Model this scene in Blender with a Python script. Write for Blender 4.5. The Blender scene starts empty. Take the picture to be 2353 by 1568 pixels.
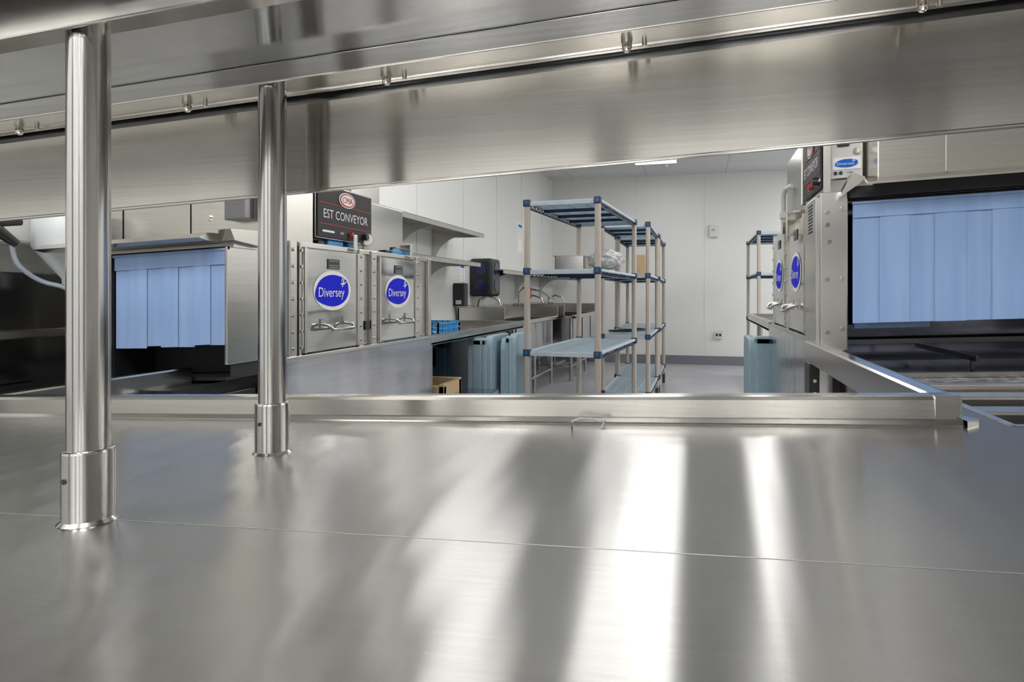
import bpy, bmesh, math, random
from mathutils import Vector, Matrix
random.seed(4)
scene = bpy.context.scene
try:
    scene.view_settings.view_transform = 'Standard'
    scene.view_settings.look = 'None'
    scene.view_settings.exposure = .15
except Exception: pass

DATUM = 1.115          # heights below are measured from this level, floor = -1.115
DRAIN = 0.0415         # the dish line is pitched to drain along its length
G = {'pitch': 0.0, 'dz': 0.0}
def level(u=0.0):
    G['pitch'] = 0.0; G['dz'] = DRAIN*u
def pitched():
    G['pitch'] = DRAIN; G['dz'] = 0.0
FL = -1.115

# ------------------------------------------------------------------ materials
def new_mat(name):
    m = bpy.data.materials.new(name); m.use_nodes = True
    nt = m.node_tree
    return m, nt, nt.nodes['Principled BSDF']
def node(nt, typ, **kw):
    n = nt.nodes.new(typ)
    for k, v in kw.items():
        if k in n.inputs: n.inputs[k].default_value = v
        else: setattr(n, k, v)
    return n
def coords(nt, scale, rot=0.0):
    tc = nt.nodes.new('ShaderNodeTexCoord'); mp = nt.nodes.new('ShaderNodeMapping')
    src = tc.outputs['Object']
    if rot:
        m0 = nt.nodes.new('ShaderNodeMapping'); m0.inputs['Rotation'].default_value = (rot, rot, rot)
        nt.links.new(src, m0.inputs['Vector']); src = m0.outputs['Vector']
    mp.inputs['Scale'].default_value = scale
    nt.links.new(src, mp.inputs['Vector'])
    return mp.outputs['Vector']
def ramp(nt, src, a, b, ca, cb):
    r = nt.nodes.new('ShaderNodeValToRGB')
    r.color_ramp.elements[0].position = a; r.color_ramp.elements[1].position = b
    r.color_ramp.elements[0].color = (*ca, 1); r.color_ramp.elements[1].color = (*cb, 1)
    nt.links.new(src, r.inputs['Fac'])
    return r.outputs['Color']
def maprange(nt, src, a, b, c, d):
    n = nt.nodes.new('ShaderNodeMapRange')
    n.inputs[1].default_value = a; n.inputs[2].default_value = b
    n.inputs[3].default_value = c; n.inputs[4].default_value = d
    nt.links.new(src, n.inputs[0]); return n.outputs[0]
def plain(name, col, rough=0.5, metal=0.0, nscale=30, var=0.06, bump=0.0, spec=0.5, trans=0.0):
    m, nt, p = new_mat(name)
    n = node(nt, 'ShaderNodeTexNoise', Scale=nscale, Detail=3.0)
    nt.links.new(coords(nt, (1, 1, 1)), n.inputs['Vector'])
    lo = tuple(max(0, c*(1-var)) for c in col); hi = tuple(min(1, c*(1+var)) for c in col)
    nt.links.new(ramp(nt, n.outputs['Fac'], .3, .7, lo, hi), p.inputs['Base Color'])
    p.inputs['Roughness'].default_value = rough; p.inputs['Metallic'].default_value = metal
    p.inputs['Specular IOR Level'].default_value = spec
    p.inputs['Transmission Weight'].default_value = trans
    if bump:
        b = node(nt, 'ShaderNodeBump', Strength=bump, Distance=.002)
        nt.links.new(n.outputs['Fac'], b.inputs['Height']); nt.links.new(b.outputs['Normal'], p.inputs['Normal'])
    return m
def steel(name, col=(.60, .58, .55), rough=.25, brush=(3, 200, 200), bump=.0, wav=0.0, wscale=(2, 2, 2),
          scratches=0, smudge=.03, speck=0, aniso=0.0, grain=.06):
    m, nt, p = new_mat(name)
    p.inputs['Metallic'].default_value = 1.0
    n = node(nt, 'ShaderNodeTexNoise', Scale=1.0, Detail=3.0)
    nt.links.new(coords(nt, brush), n.inputs['Vector'])
    s = node(nt, 'ShaderNodeTexNoise', Scale=2.2, Detail=2.0)
    nt.links.new(coords(nt, (1, 1, 1)), s.inputs['Vector'])
    lo = tuple(c*(1-grain) for c in col); hi = tuple(min(1, c*(1+grain)) for c in col)
    base = ramp(nt, n.outputs['Fac'], .2, .8, lo, hi)
    ro = maprange(nt, s.outputs['Fac'], .0, 1, rough-smudge, rough+smudge)
    def over(base, f):
        mix = nt.nodes.new('ShaderNodeMix'); mix.data_type = 'RGBA'
        nt.links.new(base, mix.inputs[6]); mix.inputs[7].default_value = (.85, .84, .82, 1)
        nt.links.new(f, mix.inputs[0]); return mix.outputs[2]
    if scratches:
        for rot, sc in ((.6, (1.2, 420, 420)), (-.9, (2, 520, 520)), (1.9, (1.6, 480, 480))):
            v = node(nt, 'ShaderNodeTexNoise', Scale=1.0, Detail=1.0)
            nt.links.new(coords(nt, sc, rot), v.inputs['Vector'])
            base = over(base, maprange(nt, v.outputs['Fac'], .77, .84, 0, scratches))
    nt.links.new(base, p.inputs['Base Color']); nt.links.new(ro, p.inputs['Roughness'])
    if aniso:
        p.inputs['Anisotropic'].default_value = aniso
        t = nt.nodes.new('ShaderNodeTangent'); t.direction_type = 'UV_MAP'; t.uv_map = 'grain'
        nt.links.new(t.outputs[0], p.inputs['Tangent'])
    last = None
    if bump:
        b = node(nt, 'ShaderNodeBump', Strength=bump, Distance=.001)
        nt.links.new(n.outputs['Fac'], b.inputs['Height']); last = b
    if wav:
        w = node(nt, 'ShaderNodeTexNoise', Scale=1.0, Detail=1.0)
        nt.links.new(coords(nt, wscale), w.inputs['Vector'])
        b2 = node(nt, 'ShaderNodeBump', Strength=1.0, Distance=wav)
        nt.links.new(w.outputs['Fac'], b2.inputs['Height'])
        if last: nt.links.new(last.outputs['Normal'], b2.inputs['Normal'])
        last = b2
    if last: nt.links.new(last.outputs['Normal'], p.inputs['Normal'])
    return m
def emis(name, col, st):
    m, nt, p = new_mat(name)
    p.inputs['Base Color'].default_value = (*col, 1)
    p.inputs['Emission Color'].default_value = (*col, 1); p.inputs['Emission Strength'].default_value = st
    return m

M_TABLE = steel('table_steel', (.46, .455, .445), .23, (4, 260, 260), .0, .0030, (11.0, .6, 1), smudge=.015, scratches=.5, aniso=.97, grain=.06)
M_SHELF = steel('shelf_steel', (.69, .67, .63), .20, (2, 300, 300), .0, .0012, (9, .5, .5), scratches=.5, aniso=.97, smudge=.01, grain=.09)
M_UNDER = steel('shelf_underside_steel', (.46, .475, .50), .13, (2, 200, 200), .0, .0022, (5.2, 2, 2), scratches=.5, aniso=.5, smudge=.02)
M_POST = steel('tube_steel', (.54, .53, .515), .16, (60, 60, 3), .0, smudge=.02)
M_CURB = steel('curb_steel', (.58, .56, .525), .20, (2, 200, 200), .0, .0010, (9, 1, 1), aniso=.5)
M_RIM = steel('rim_steel', (.60, .585, .565), .18, (100, 2, 200), .0)
M_STEEL = steel('machine_steel', (.60, .585, .555), .22, (200, 3, 200), .0, .0012, (3, 3, 3), grain=.08)
M_DOOR = steel('door_steel', (.54, .535, .525), .09, (100, 2, 200), .0, .010, (1, 1.4, 6), smudge=.02, grain=.08)
M_HOOD = steel('hood_steel', (.58, .56, .515), .25, (3, 200, 200), .0, .0010, (4, 3, 1), grain=.08)
M_SKIRT = steel('skirt_steel', (.54, .545, .56), .15, (200, 3, 200), .0, .006, (1, 5, 1), scratches=.5, grain=.10)
M_DKST = steel('dark_steel', (.20, .20, .21), .18, (3, 100, 100), .0)
M_BOLT = steel('bolt_steel', (.62, .59, .52), .14, (30, 30, 30), .0)
M_POOL, nt, p = new_mat('wet_drain_screen')
n = node(nt, 'ShaderNodeTexNoise', Scale=1.0, Detail=3.0)
nt.links.new(coords(nt, (38, 70, 40)), n.inputs['Vector'])
nt.links.new(ramp(nt, n.outputs['Fac'], .49, .56, (.03, .035, .045), (.62, .64, .66)), p.inputs['Base Color'])  # pale specks are painted glints on the dark mesh
p.inputs['Metallic'].default_value = .7; p.inputs['Roughness'].default_value = .15
M_BED = steel('conveyor_bed_steel', (.16, .17, .22), .10, (40, 3, 40), .0)
M_CURT, nt, p = new_mat('curtain_blue_vinyl')
n = node(nt, 'ShaderNodeTexNoise', Scale=1.0, Detail=1.0)
nt.links.new(coords(nt, (26, 4, 1.5)), n.inputs['Vector'])
nt.links.new(ramp(nt, n.outputs['Fac'], .3, .7, (.235, .36, .62), (.29, .42, .68)), p.inputs['Base Color'])
p.inputs['Roughness'].default_value = .34
M_BLACK = plain('black_plastic', (.012, .012, .014), .35)
M_DARK = plain('dark_cavity', (.010, .011, .014), .5)  # near-black, paints shade into openings; also the curtain rod's colour
M_SIGNB = plain('sign_black', (.018, .016, .018), .45, spec=.3)
M_WHITE = plain('white_plastic', (.62, .62, .60), .4, var=.02)
M_TXT = plain('white_ink', (.85, .85, .85), .5, var=.01)
M_RED = plain('red_ink', (.50, .02, .015), .5, var=.02)
M_LBLUE = plain('logo_blue', (.006, .012, .62), .6, var=.02, spec=.15)
M_LCYAN = plain('sticker_blue', (.01, .13, .58), .5, var=.02, spec=.2)
M_NAVY = plain('navy_plastic', (.014, .030, .070), .4)
M_BBLUE = plain('bright_blue_plastic', (.01, .10, .30), .4)
M_RACKB = plain('rack_blue_plastic', (.04, .36, .78), .4)
M_TAUPE = plain('taupe_post', (.43, .385, .335), .4, var=.03)
M_BEAM = plain('shelf_beam_blue_grey', (.44, .51, .56), .45)
M_MAT = plain('shelf_mat_blue', (.36, .46, .53), .35)
M_CART = plain('cart_blue_grey', (.27, .385, .45), .5)
M_CARTD = plain('cart_dark_blue', (.03, .06, .10), .45)
M_CARD = plain('cardboard', (.50, .37, .22), .8)
M_RUB = plain('rubber', (.03, .03, .03), .6)
M_HOPP = plain('hopper_poly', (.60, .63, .65), .3, var=.02)
M_HOSE = plain('clear_hose', (.25, .28, .33), .15, var=.05)
M_BUB = plain('bubble_wrap', (.50, .50, .49), .22, bump=.8, nscale=60, var=.3)
M_GLASS = plain('blue_roll_window', (.01, .02, .08), .15)
M_WALL, nt, p = new_mat('wall_panel')
n = node(nt, 'ShaderNodeTexNoise', Scale=60.0, Detail=3.0)
nt.links.new(coords(nt, (1, 1, 1)), n.inputs['Vector'])
nt.links.new(ramp(nt, n.outputs['Fac'], .3, .7, (.67, .675, .66), (.72, .725, .71)), p.inputs['Base Color'])
p.inputs['Roughness'].default_value = .4
b = node(nt, 'ShaderNodeBump', Strength=.2, Distance=.002)
nt.links.new(n.outputs['Fac'], b.inputs['Height']); nt.links.new(b.outputs['Normal'], p.inputs['Normal'])
M_SEAM = plain('panel_seam', (.60, .60, .585), .5)
M_REFL = plain('reflection_slab_grey', (.34, .33, .31), .5)  # tone of an added slab that darkens the steel reflections
M_FLOOR, nt, p = new_mat('floor_resin')
n = node(nt, 'ShaderNodeTexNoise', Scale=2.5, Detail=6.0)
nt.links.new(coords(nt, (1, 1, 1)), n.inputs['Vector'])
nt.links.new(ramp(nt, n.outputs['Fac'], .3, .7, (.38, .38, .41), (.46, .46, .49)), p.inputs['Base Color'])
p.inputs['Roughness'].default_value = .3
M_CEIL, nt, p = new_mat('ceiling_tiles')
br = nt.nodes.new('ShaderNodeTexBrick'); br.offset = 0.0
nt.links.new(coords(nt, (1, 1, 1)), br.inputs['Vector'])
br.inputs['Color1'].default_value = (.66, .66, .66, 1); br.inputs['Color2'].default_value = (.64, .64, .64, 1)
br.inputs['Mortar'].default_value = (.50, .50, .50, 1); br.inputs['Scale'].default_value = 1.0
br.inputs['Brick Width'].default_value = 1.2; br.inputs['Row Height'].default_value = .6; br.inputs['Mortar Size'].default_value = .010
nt.links.new(br.outputs['Color'], p.inputs['Base Color']); p.inputs['Roughness'].default_value = .8
M_BASE = plain('baseboard_grey', (.17, .17, .20), .5)
LC = (1.0, .985, .96)
M_LIGHT = emis('light_diffuser', LC, 6.5)
M_FILL_REAR = emis('fill_diffuser_rear', LC, 14.0)  # glow of the added fill panels behind the view
M_STREAK = emis('streak_strip_glow', LC, 14.0)  # glow of the added strip that streaks the worktop
M_FILL_SIDE = emis('fill_diffuser_side', LC, 22.0)  # glow of the added fill panels out of view at the side

# ------------------------------------------------------------------ builder
class B:
    def __init__(s, mat=None, M=None):
        s.bm = bmesh.new(); s.mats = []; s.mi = 0; s.M = M
        if mat: s.m(mat)
    def m(s, mat):
        if mat not in s.mats: s.mats.append(mat)
        s.mi = s.mats.index(mat); return s
    def add(s, verts, faces, smooth=False):
        vs = []
        for v in verts:
            v = Vector(v)
            if s.M: v = s.M @ v
            vs.append(s.bm.verts.new((v.x, v.y, v.z + DATUM + G['dz'] + G['pitch']*v.x)))
        for f in faces:
            try:
                fc = s.bm.faces.new([vs[i] for i in f]); fc.material_index = s.mi; fc.smooth = smooth
            except Exception: pass
        return s
    def box(s, u0, u1, v0, v1, z0, z1, bev=0, seg=2):
        if not bev:
            vs = [(u0, v0, z0), (u1, v0, z0), (u1, v1, z0), (u0, v1, z0), (u0, v0, z1), (u1, v0, z1), (u1, v1, z1), (u0, v1, z1)]
            return s.add(vs, [(0, 3, 2, 1), (4, 5, 6, 7), (0, 1, 5, 4), (1, 2, 6, 5), (2, 3, 7, 6), (3, 0, 4, 7)])
        t = bmesh.new(); bmesh.ops.create_cube(t, size=1)
        for v in t.verts:
            v.co = Vector(((u0+u1)/2 + v.co.x*(u1-u0), (v0+v1)/2 + v.co.y*(v1-v0), (z0+z1)/2 + v.co.z*(z1-z0)))
        bmesh.ops.bevel(t, geom=list(t.edges), offset=bev, segments=seg, affect='EDGES', profile=.5)
        t.verts.index_update()
        s.add([v.co.copy() for v in t.verts], [[v.index for v in f.verts] for f in t.faces]); t.free(); return s
    def cyl(s, p0, p1, r, r1=None, n=20, caps=True):
        return s.tube([p0, p1], r, n, caps, [r, r if r1 is None else r1])
    def tube(s, pts, r, n=12, caps=True, radii=None):
        pts = [Vector(p) for p in pts]; vs = []; fs = []
        d0 = (pts[1]-pts[0]).normalized()
        up = Vector((0, 0, 1)) if abs(d0.z) < .9 else Vector((1, 0, 0))
        x = d0.cross(up).normalized()
        for i, pnt in enumerate(pts):
            if i == 0: d = d0
            elif i == len(pts)-1: d = (pts[-1]-pts[-2]).normalized()
            else: d = ((pts[i+1]-pnt).normalized() + (pnt-pts[i-1]).normalized()).normalized()
            x = (x - d*x.dot(d)).normalized(); y = d.cross(x)
            rr = radii[i] if radii else r
            for k in range(n):
                a = 2*math.pi*k/n
                vs.append(pnt + x*math.cos(a)*rr + y*math.sin(a)*rr)
        for i in range(len(pts)-1):
            for k in range(n):
                fs.append((i*n+k, i*n+(k+1) % n, (i+1)*n+(k+1) % n, (i+1)*n+k))
        s.add(vs, fs, True)
        if caps:
            s.add(vs[:n], [tuple(range(n))]); s.add(vs[-n:], [tuple(range(n))])
        return s
    def lathe(s, u, v, prof, n=28, sharp=False):
        if sharp:
            for i in range(len(prof)-1): s.lathe(u, v, prof[i:i+2], n)
            return s
        vs = []; fs = []
        for r, z in prof:
            for k in range(n):
                a = 2*math.pi*k/n; vs.append((u+r*math.cos(a), v+r*math.sin(a), z))
        for i in range(len(prof)-1):
            for k in range(n): fs.append((i*n+k, i*n+(k+1) % n, (i+1)*n+(k+1) % n, (i+1)*n+k))
        return s.add(vs, fs, True)
    def prism(s, poly, axis, a0, a1):
        def P(q, a):
            if axis == 'u': return (a, q[0], q[1])
            if axis == 'v': return (q[0], a, q[1])
            return (q[0], q[1], a)
        n = len(poly); vs = [P(q, a0) for q in poly]+[P(q, a1) for q in poly]
        fs = [tuple(range(n)), tuple(range(2*n-1, n-1, -1))]+[(i, (i+1) % n, n+(i+1) % n, n+i) for i in range(n)]
        return s.add(vs, fs)
    def face(s, pts): return s.add(pts, [tuple(range(len(pts)))])
    def disc(s, c, xd, yd, rx, ry, n=40, tip=0, a0=0.0):
        c = Vector(c); xd = Vector(xd); yd = Vector(yd); pts = []
        for k in range(n):
            a = 2*math.pi*k/n
            t = 1 + tip*(max(0, math.cos(a-math.radians(205)))**10 + max(0, math.cos(a-math.radians(40)))**14*.6)
            pts.append(c + xd*math.cos(a)*rx*t + yd*math.sin(a)*ry*t)
        return s.face(pts)
    def text(s, txt, c, xd, yd, w, h):
        cu = bpy.data.curves.new('t', 'FONT'); cu.body = txt; cu.resolution_u = 4
        ob = bpy.data.objects.new('t', cu); bpy.context.collection.objects.link(ob)
        bpy.context.view_layer.update()
        me = bpy.data.meshes.new_from_object(ob)
        xs = [v.co.x for v in me.vertices]; ys = [v.co.y for v in me.vertices]
        x0, x1, y0, y1 = min(xs), max(xs), min(ys), max(ys)
        c = Vector(c); xd = Vector(xd); yd = Vector(yd)
        vs = [c + xd*((v.co.x-(x0+x1)/2)/(x1-x0)*w) + yd*((v.co.y-(y0+y1)/2)/(y1-y0)*h) for v in me.vertices]
        s.add(vs, [tuple(p.vertices) for p in me.polygons])
        bpy.data.objects.remove(ob); bpy.data.meshes.remove(me); bpy.data.curves.remove(cu)
        return s
    def obj(s, name, parent=None, label=None, category=None, group=None, kind=None, bevel=0, recalc=True):
        bm = s.bm
        if recalc: bmesh.ops.recalc_face_normals(bm, faces=bm.faces)
        uv = bm.loops.layers.uv.new('grain')
        for f in bm.faces:
            for l in f.loops:
                c = l.vert.co; l[uv].uv = (c.y + c.z, c.x)
        xs = [v.co for v in bm.verts]
        o = Vector(((min(c.x for c in xs)+max(c.x for c in xs))/2, (min(c.y for c in xs)+max(c.y for c in xs))/2, min(c.z for c in xs)))
        for v in bm.verts: v.co -= o
        me = bpy.data.meshes.new(name); bm.to_mesh(me); bm.free()
        for m in s.mats: me.materials.append(m)
        ob = bpy.data.objects.new(name, me); bpy.context.collection.objects.link(ob)
        ob['w'] = list(o)
        if parent:
            ob.parent = parent; ob.location = o - Vector(parent['w'])
        else: ob.location = o
        if label: ob['label'] = label
        if category: ob['category'] = category
        if group: ob['group'] = group
        if kind: ob['kind'] = kind
        if bevel:
            md = ob.modifiers.new('edge', 'BEVEL'); md.width = bevel; md.segments = 2; md.limit_method = 'ANGLE'
        return ob
def thing(name, u, v, z, label, category, group=None):
    e = bpy.data.objects.new(name, None); bpy.context.collection.objects.link(e)
    e.empty_display_size = .1
    w = Vector((u, v, z+DATUM)); e.location = w; e['w'] = list(w)
    e['label'] = label; e['category'] = category
    if group: e['group'] = group
    return e

# ------------------------------------------------------------------ room shell
level(0)
UL, UR, VB, VF, CZ = -2.33, 3.2, 11.0, -4.0, 1.90
B(M_FLOOR).box(UL-.1, UR+.1, VF-.1, VB+.1, FL-.1, FL).obj('floor', kind='structure')
B(M_CEIL).box(UL-.1, UR+.1, VF-.1, VB+.1, CZ, CZ+.1).obj('ceiling', kind='structure')
w = B(M_WALL).box(UL, UR, VB, VB+.1, FL, CZ)
w.m(M_SEAM)
for x in (-.95, .115, 1.35, 2.55): w.box(x, x+.008, VB-.004, VB, FL+.15, CZ)
w.obj('wall_back', kind='structure')
w = B(M_WALL).box(UL-.1, UL, VF, VB+.1, FL, CZ)
w.m(M_SEAM)
for x in (2.9, 4.1, 5.35, 6.55, 7.75, 8.95, 10.2): w.box(UL, UL+.004, x, x+.008, FL+.15, CZ)
w.obj('wall_left', kind='structure')
B(M_WALL).box(UR, UR+.1, VF, VB+.1, FL, CZ).obj('wall_right', kind='structure')
B(M_WALL).box(UL, UR, VF-.1, VF, FL, CZ).obj('wall_front', kind='structure')
B(M_BASE).box(UL+.012, UR, VB-.012, VB, FL, FL+.14).obj('baseboard_back', kind='structure', bevel=.003)
B(M_BASE).box(UL, UL+.012, 5.8, VB-.012, FL, FL+.14).obj('baseboard_left', kind='structure', bevel=.003)
B(M_DKST).box(1.10, 1.75, VF, VF+.04, FL, CZ-.01, bev=.01).obj('reflection_slab_1', kind='structure')  # dark slab behind the view, added for dark bands in the steel
B(M_DKST).box(-.90, -.45, VF, VF+.04, FL, CZ-.01, bev=.01).obj('reflection_slab_2', kind='structure')  # added dark slab, unseen, reflected as a band in the valance
B(M_DKST).box(UL, UL+.04, -1.95, -1.25, FL, CZ-.01, bev=.01).obj('reflection_slab_3', kind='structure')  # unseen dark slab on the left wall, added for reflections
B(M_REFL).box(UR-.05, UR, VF+.05, 1.0, FL, CZ-.01).obj('reflection_slab_4', kind='structure')  # unseen mid-grey slab, added to dim the right side in reflections

def troffer(cu, cv, mat):  # makes the real ceiling panels and the added unseen fill panels
    t = thing('ceiling_light', cu, cv, CZ-.02, 'white recessed ceiling light panel with glowing diffuser', 'ceiling light', 'recessed lights in the tile ceiling')
    B(M_WHITE).box(cu-.31, cu+.31, cv-.61, cv-.59, CZ-.02, CZ).box(cu-.31, cu+.31, cv+.59, cv+.61, CZ-.02, CZ).box(cu-.31, cu-.29, cv-.59, cv+.59, CZ-.02, CZ).box(cu+.29, cu+.31, cv-.59, cv+.59, CZ-.02, CZ).obj('light_frame', t)
    B(mat).box(cu-.29, cu+.29, cv-.59, cv+.59, CZ-.012, CZ-.002).obj('light_diffuser', t)
for cv in (4.3, 6.7, 9.3): troffer(-.565, cv, M_LIGHT)
for cv in (1.9, 4.3): troffer(-1.75, cv, M_LIGHT)
for cu in (-1.75, -.565, .55):
    for cv in (-2.9, -.5): troffer(cu, cv, M_FILL_REAR)  # unseen fill panels behind the view, added to brighten the steel fronts
for cu in (2.6,):
    for cv in (1.9, 4.3, 6.7, 9.3): troffer(cu, cv, M_FILL_SIDE)  # unseen side fill panels, added to brighten the room
t = thing('ceiling_light', .40, 6.0, CZ-.03, 'unseen narrow glowing strip added to make a streak on the table', 'ceiling light')  # unseen strip, added to draw a bright streak on the worktop
B(M_WHITE).box(.32, .48, 5.2, 6.8, CZ-.02, CZ).obj('light_frame', t)
B(M_STREAK).box(.34, .46, 5.22, 6.78, CZ-.03, CZ-.02).obj('light_diffuser', t)
B(M_WHITE).lathe(-.42, 9.98, [(0, CZ-.05), (.02, CZ-.045), (.02, CZ-.02), (.05, CZ-.015), (.05, CZ)]).obj('sprinkler_head', label='small white sprinkler head on the tiled ceiling', category='sprinkler')
# wall devices
t = thing('wall_alarm', .25, VB-.02, .9, 'white wall alarm strobe box on the panelled wall', 'alarm')
B(M_WHITE).box(.185, .315, VB-.05, VB, .89, 1.08, bev=.012).obj('alarm_body', t)
B(M_DKST).box(.225, .275, VB-.056, VB-.05, .99, 1.02).obj('strobe_lens', t)
t = thing('wall_outlet', .33, VB-.02, -.70, 'double electrical outlet in a steel box on the wall', 'outlet')
B(M_SEAM).box(.27, .39, VB-.03, VB, -.70, -.58, bev=.004).obj('outlet_plate', t)
for x in (.29, .34): B(M_DARK).box(x, x+.03, VB-.034, VB-.03, -.66, -.62).obj('socket', t)

# ------------------------------------------------------------------ dish table (U shaped)
pitched()
TU0, TU1 = -2.25, 1.45
tab = thing('dish_table', -.4, .4, FL, 'large U-shaped stainless steel dish table with raised edges', 'table')
b = B(M_TABLE)
prof = [(-.35, -.30), (-.355, -.23), (-.345, -.2215), (.574, -.2152), (1.16, -.2152)]
def sheet(b, prof, a0, a1, axis='u', nseg=1, smooth=True):
    vs = []; fs = []; n = len(prof)
    for i in range(nseg+1):
        a = a0+(a1-a0)*i/nseg
        for q in prof: vs.append((a, q[0], q[1]) if axis == 'u' else (q[0], a, q[1]))
    for i in range(nseg):
        for k in range(n-1): fs.append((i*n+k, i*n+k+1, (i+1)*n+k+1, (i+1)*n+k))
    b.add(vs, fs, False)
sheet(b, prof, TU0, TU1)
b.box(-2.25, -1.58, 1.16, 1.86, -.225, -.2152)
b.box(.3865, .454, 1.16, 2.40, -.225, -.2152)
b.obj('worktop', tab, recalc=False)
M_WELD = steel('weld_steel', (.74, .73, .71), .45, (50, 50, 50))
B(M_WELD).face([(TU0, .5733, -.2150), (TU1, .5733, -.2150), (TU1, .5746, -.2150), (TU0, .5746, -.2150)]).obj('weld_seam', tab, recalc=False)
AE = -1.58
b = B(M_CURB)
face = [(1.135, -.2150), (1.146, -.2125), (1.150, -.2065), (1.1555, -.2050), (1.1565, -.1765), (1.160, -.1715), (1.168, -.1700), (1.192, -.1700), (1.196, -.174), (1.196, -.235)]
sheet(b, face, AE, .3865)
b.box(.348, .3875, 1.1555, 1.20, -.2151, -.1700, bev=.003)
b.prism([(.3865, 1.135), (.41, 1.16), (.3865, 1.2)], 'z', -.2151, -.205)
b.m(M_RIM)
face2 = [(.41, -.2150), (.397, -.2125), (.392, -.2065), (.3885, -.2050), (.3875, -.1765), (.384, -.1715), (.376, -.1700), (.352, -.1700), (.348, -.174), (.348, -.235)]
sheet(b, face2, 1.192, 2.42, 'v')
face3 = [(AE-.045, -.2150), (AE-.03, -.2125), (AE-.025, -.2065), (AE-.0215, -.2050), (AE-.0205, -.1765), (AE-.017, -.1715), (AE-.012, -.1700), (AE+.015, -.1700), (AE+.019, -.174), (AE+.019, -.235)]
sheet(b, face3, 1.15, 1.80, 'v')
b.obj('raised_edge', tab, label='raised rolled stainless edge', recalc=False)
for uu in (-1.66, -1.76): B(M_RIM).box(uu-.008, uu+.008, 1.1, 1.86, -.2151, -.195, bev=.003).obj('rack_guide', tab)
b = B(M_DKST)
b.box(-2.30, -2.27, .6, 2.0, -.24, .17, bev=.004)
b.m(M_STEEL).box(-2.27, -2.18, .6, 2.0, -.06, -.03, bev=.004)
b.obj('backsplash', tab)
# right arm trough
b = B(M_DKST)
b.box(.454, 1.45, 1.15, 2.42, -.34, -.33); b.box(.452, .458, 1.15, 2.42, -.33, -.2152); b.box(.454, 1.45, 1.148, 1.156, -.33, -.2152)
b.m(M_RIM).box(.449, .457, 1.156, 2.36, -.2152, -.213)
b.obj('trough', tab)
for vv, w_ in ((1.22, .05), (1.38, .07), (1.56, .08)): B(M_HOOD).box(.458, 1.4, vv, vv+w_, -.262, -.232, bev=.005).obj('cross_bar', tab)
B(M_HOOD).box(.458, 1.4, 1.665, 1.70, -.24, -.220, bev=.003).obj('cross_bar', tab)
B(M_POOL).box(.458, 1.4, 1.71, 1.97, -.262, -.243).obj('drain_screen', tab, label='dark wet perforated drain screen')
B(M_BED).box(.458, 1.4, 1.99, 2.42, -.262, -.238).m(M_HOOD).box(.458, 1.4, 1.975, 1.99, -.25, -.230).obj('conveyor_bed', tab, label='dark reflective conveyor bed')
level(0)
for (x, y) in [(-2.1, -.2), (-.6, -.25), (1.3, -.2), (-2.1, 1.0), (-1.64, 1.1), (.42, 1.1), (1.3, 2.2)]:
    zt = -.2252 + DRAIN*x - (.11 if (x, y) == (1.3, 2.2) else 0)
    B(M_POST).cyl((x, y, FL), (x, y, zt), .02).obj('leg', tab)

# ------------------------------------------------------------------ overhead shelf
pitched()
sh = thing('overhead_shelf', -.2, .72, -.215+DRAIN*-.6, 'stainless steel overhead shelf standing on tubular posts', 'shelf')
S0, S1 = -2.2, 1.6
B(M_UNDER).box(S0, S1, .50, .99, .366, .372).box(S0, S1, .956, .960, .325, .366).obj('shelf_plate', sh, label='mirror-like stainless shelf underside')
b = B(M_SHELF)
b.box(S0, S1, .543, .600, .3135, .366, bev=.003)
b.box(S0, S1, .537, .543, .297, .366, bev=.002)
b.box(S0, S1, .496, .50, .33, .41)
b.obj('front_channel', sh)
b = B(M_SHELF)
b.box(S0, S1, .862, .926, .343, .366, bev=.003)
b.box(S0, S1, .856, .862, .337, .366, bev=.002)
b.cyl((S0, .932, .3475), (S1, .932, .3475), .008)
b.obj('rear_channel', sh)
b = B(M_SHELF)
b.box(S0, S1, .950, .953, .187, .331)
b.box(S0, S1, .946, .953, .1865, .192, bev=.002)
b.obj('valance_panel', sh, label='broad brushed stainless panel')
for uu in (-1.49, -1.14, -.789, -.439, -.0894, .260, .61):
    bb = B(M_BOLT)
    bb.cyl((uu, .900, .343), (uu, .900, .3375), .0085, n=6)
    bb.lathe(uu, .900, [(.0066, .3385), (.0068, .333), (.0055, .3275), (.003, .3253), (0, .3247)], n=14)
    bb.obj('acorn_nut', sh)
    bb = B(M_BOLT); bb.cyl((uu+.022, .915, .343), (uu+.022, .915, .336), .0035, n=10); bb.obj('stud', sh)
for (pu, pv, zt) in [(-.625, .569, .3135), (-.622, .886, .343), (1.25, .569, .3135), (1.25, .886, .343)]:
    B(M_POST).cyl((pu, pv, -.16), (pu, pv, zt), .0208, n=48).obj('post', sh)
    c = B(M_POST).lathe(pu, pv, [(.0255, -.2151), (.0255, -.1415), (.0248, -.1392), (.0235, -.1384), (.0208, -.1382)], n=48, sharp=True)
    c.lathe(pu, pv, [(.0295, -.2151), (.0280, -.2138), (.0255, -.2115)], n=48)
    c.obj('post_collar', sh)
    B(M_DARK).cyl((pu-.004, pv-.0252, -.168), (pu-.004, pv-.0262, -.168), .0030, n=12).obj('set_screw', sh)

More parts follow.
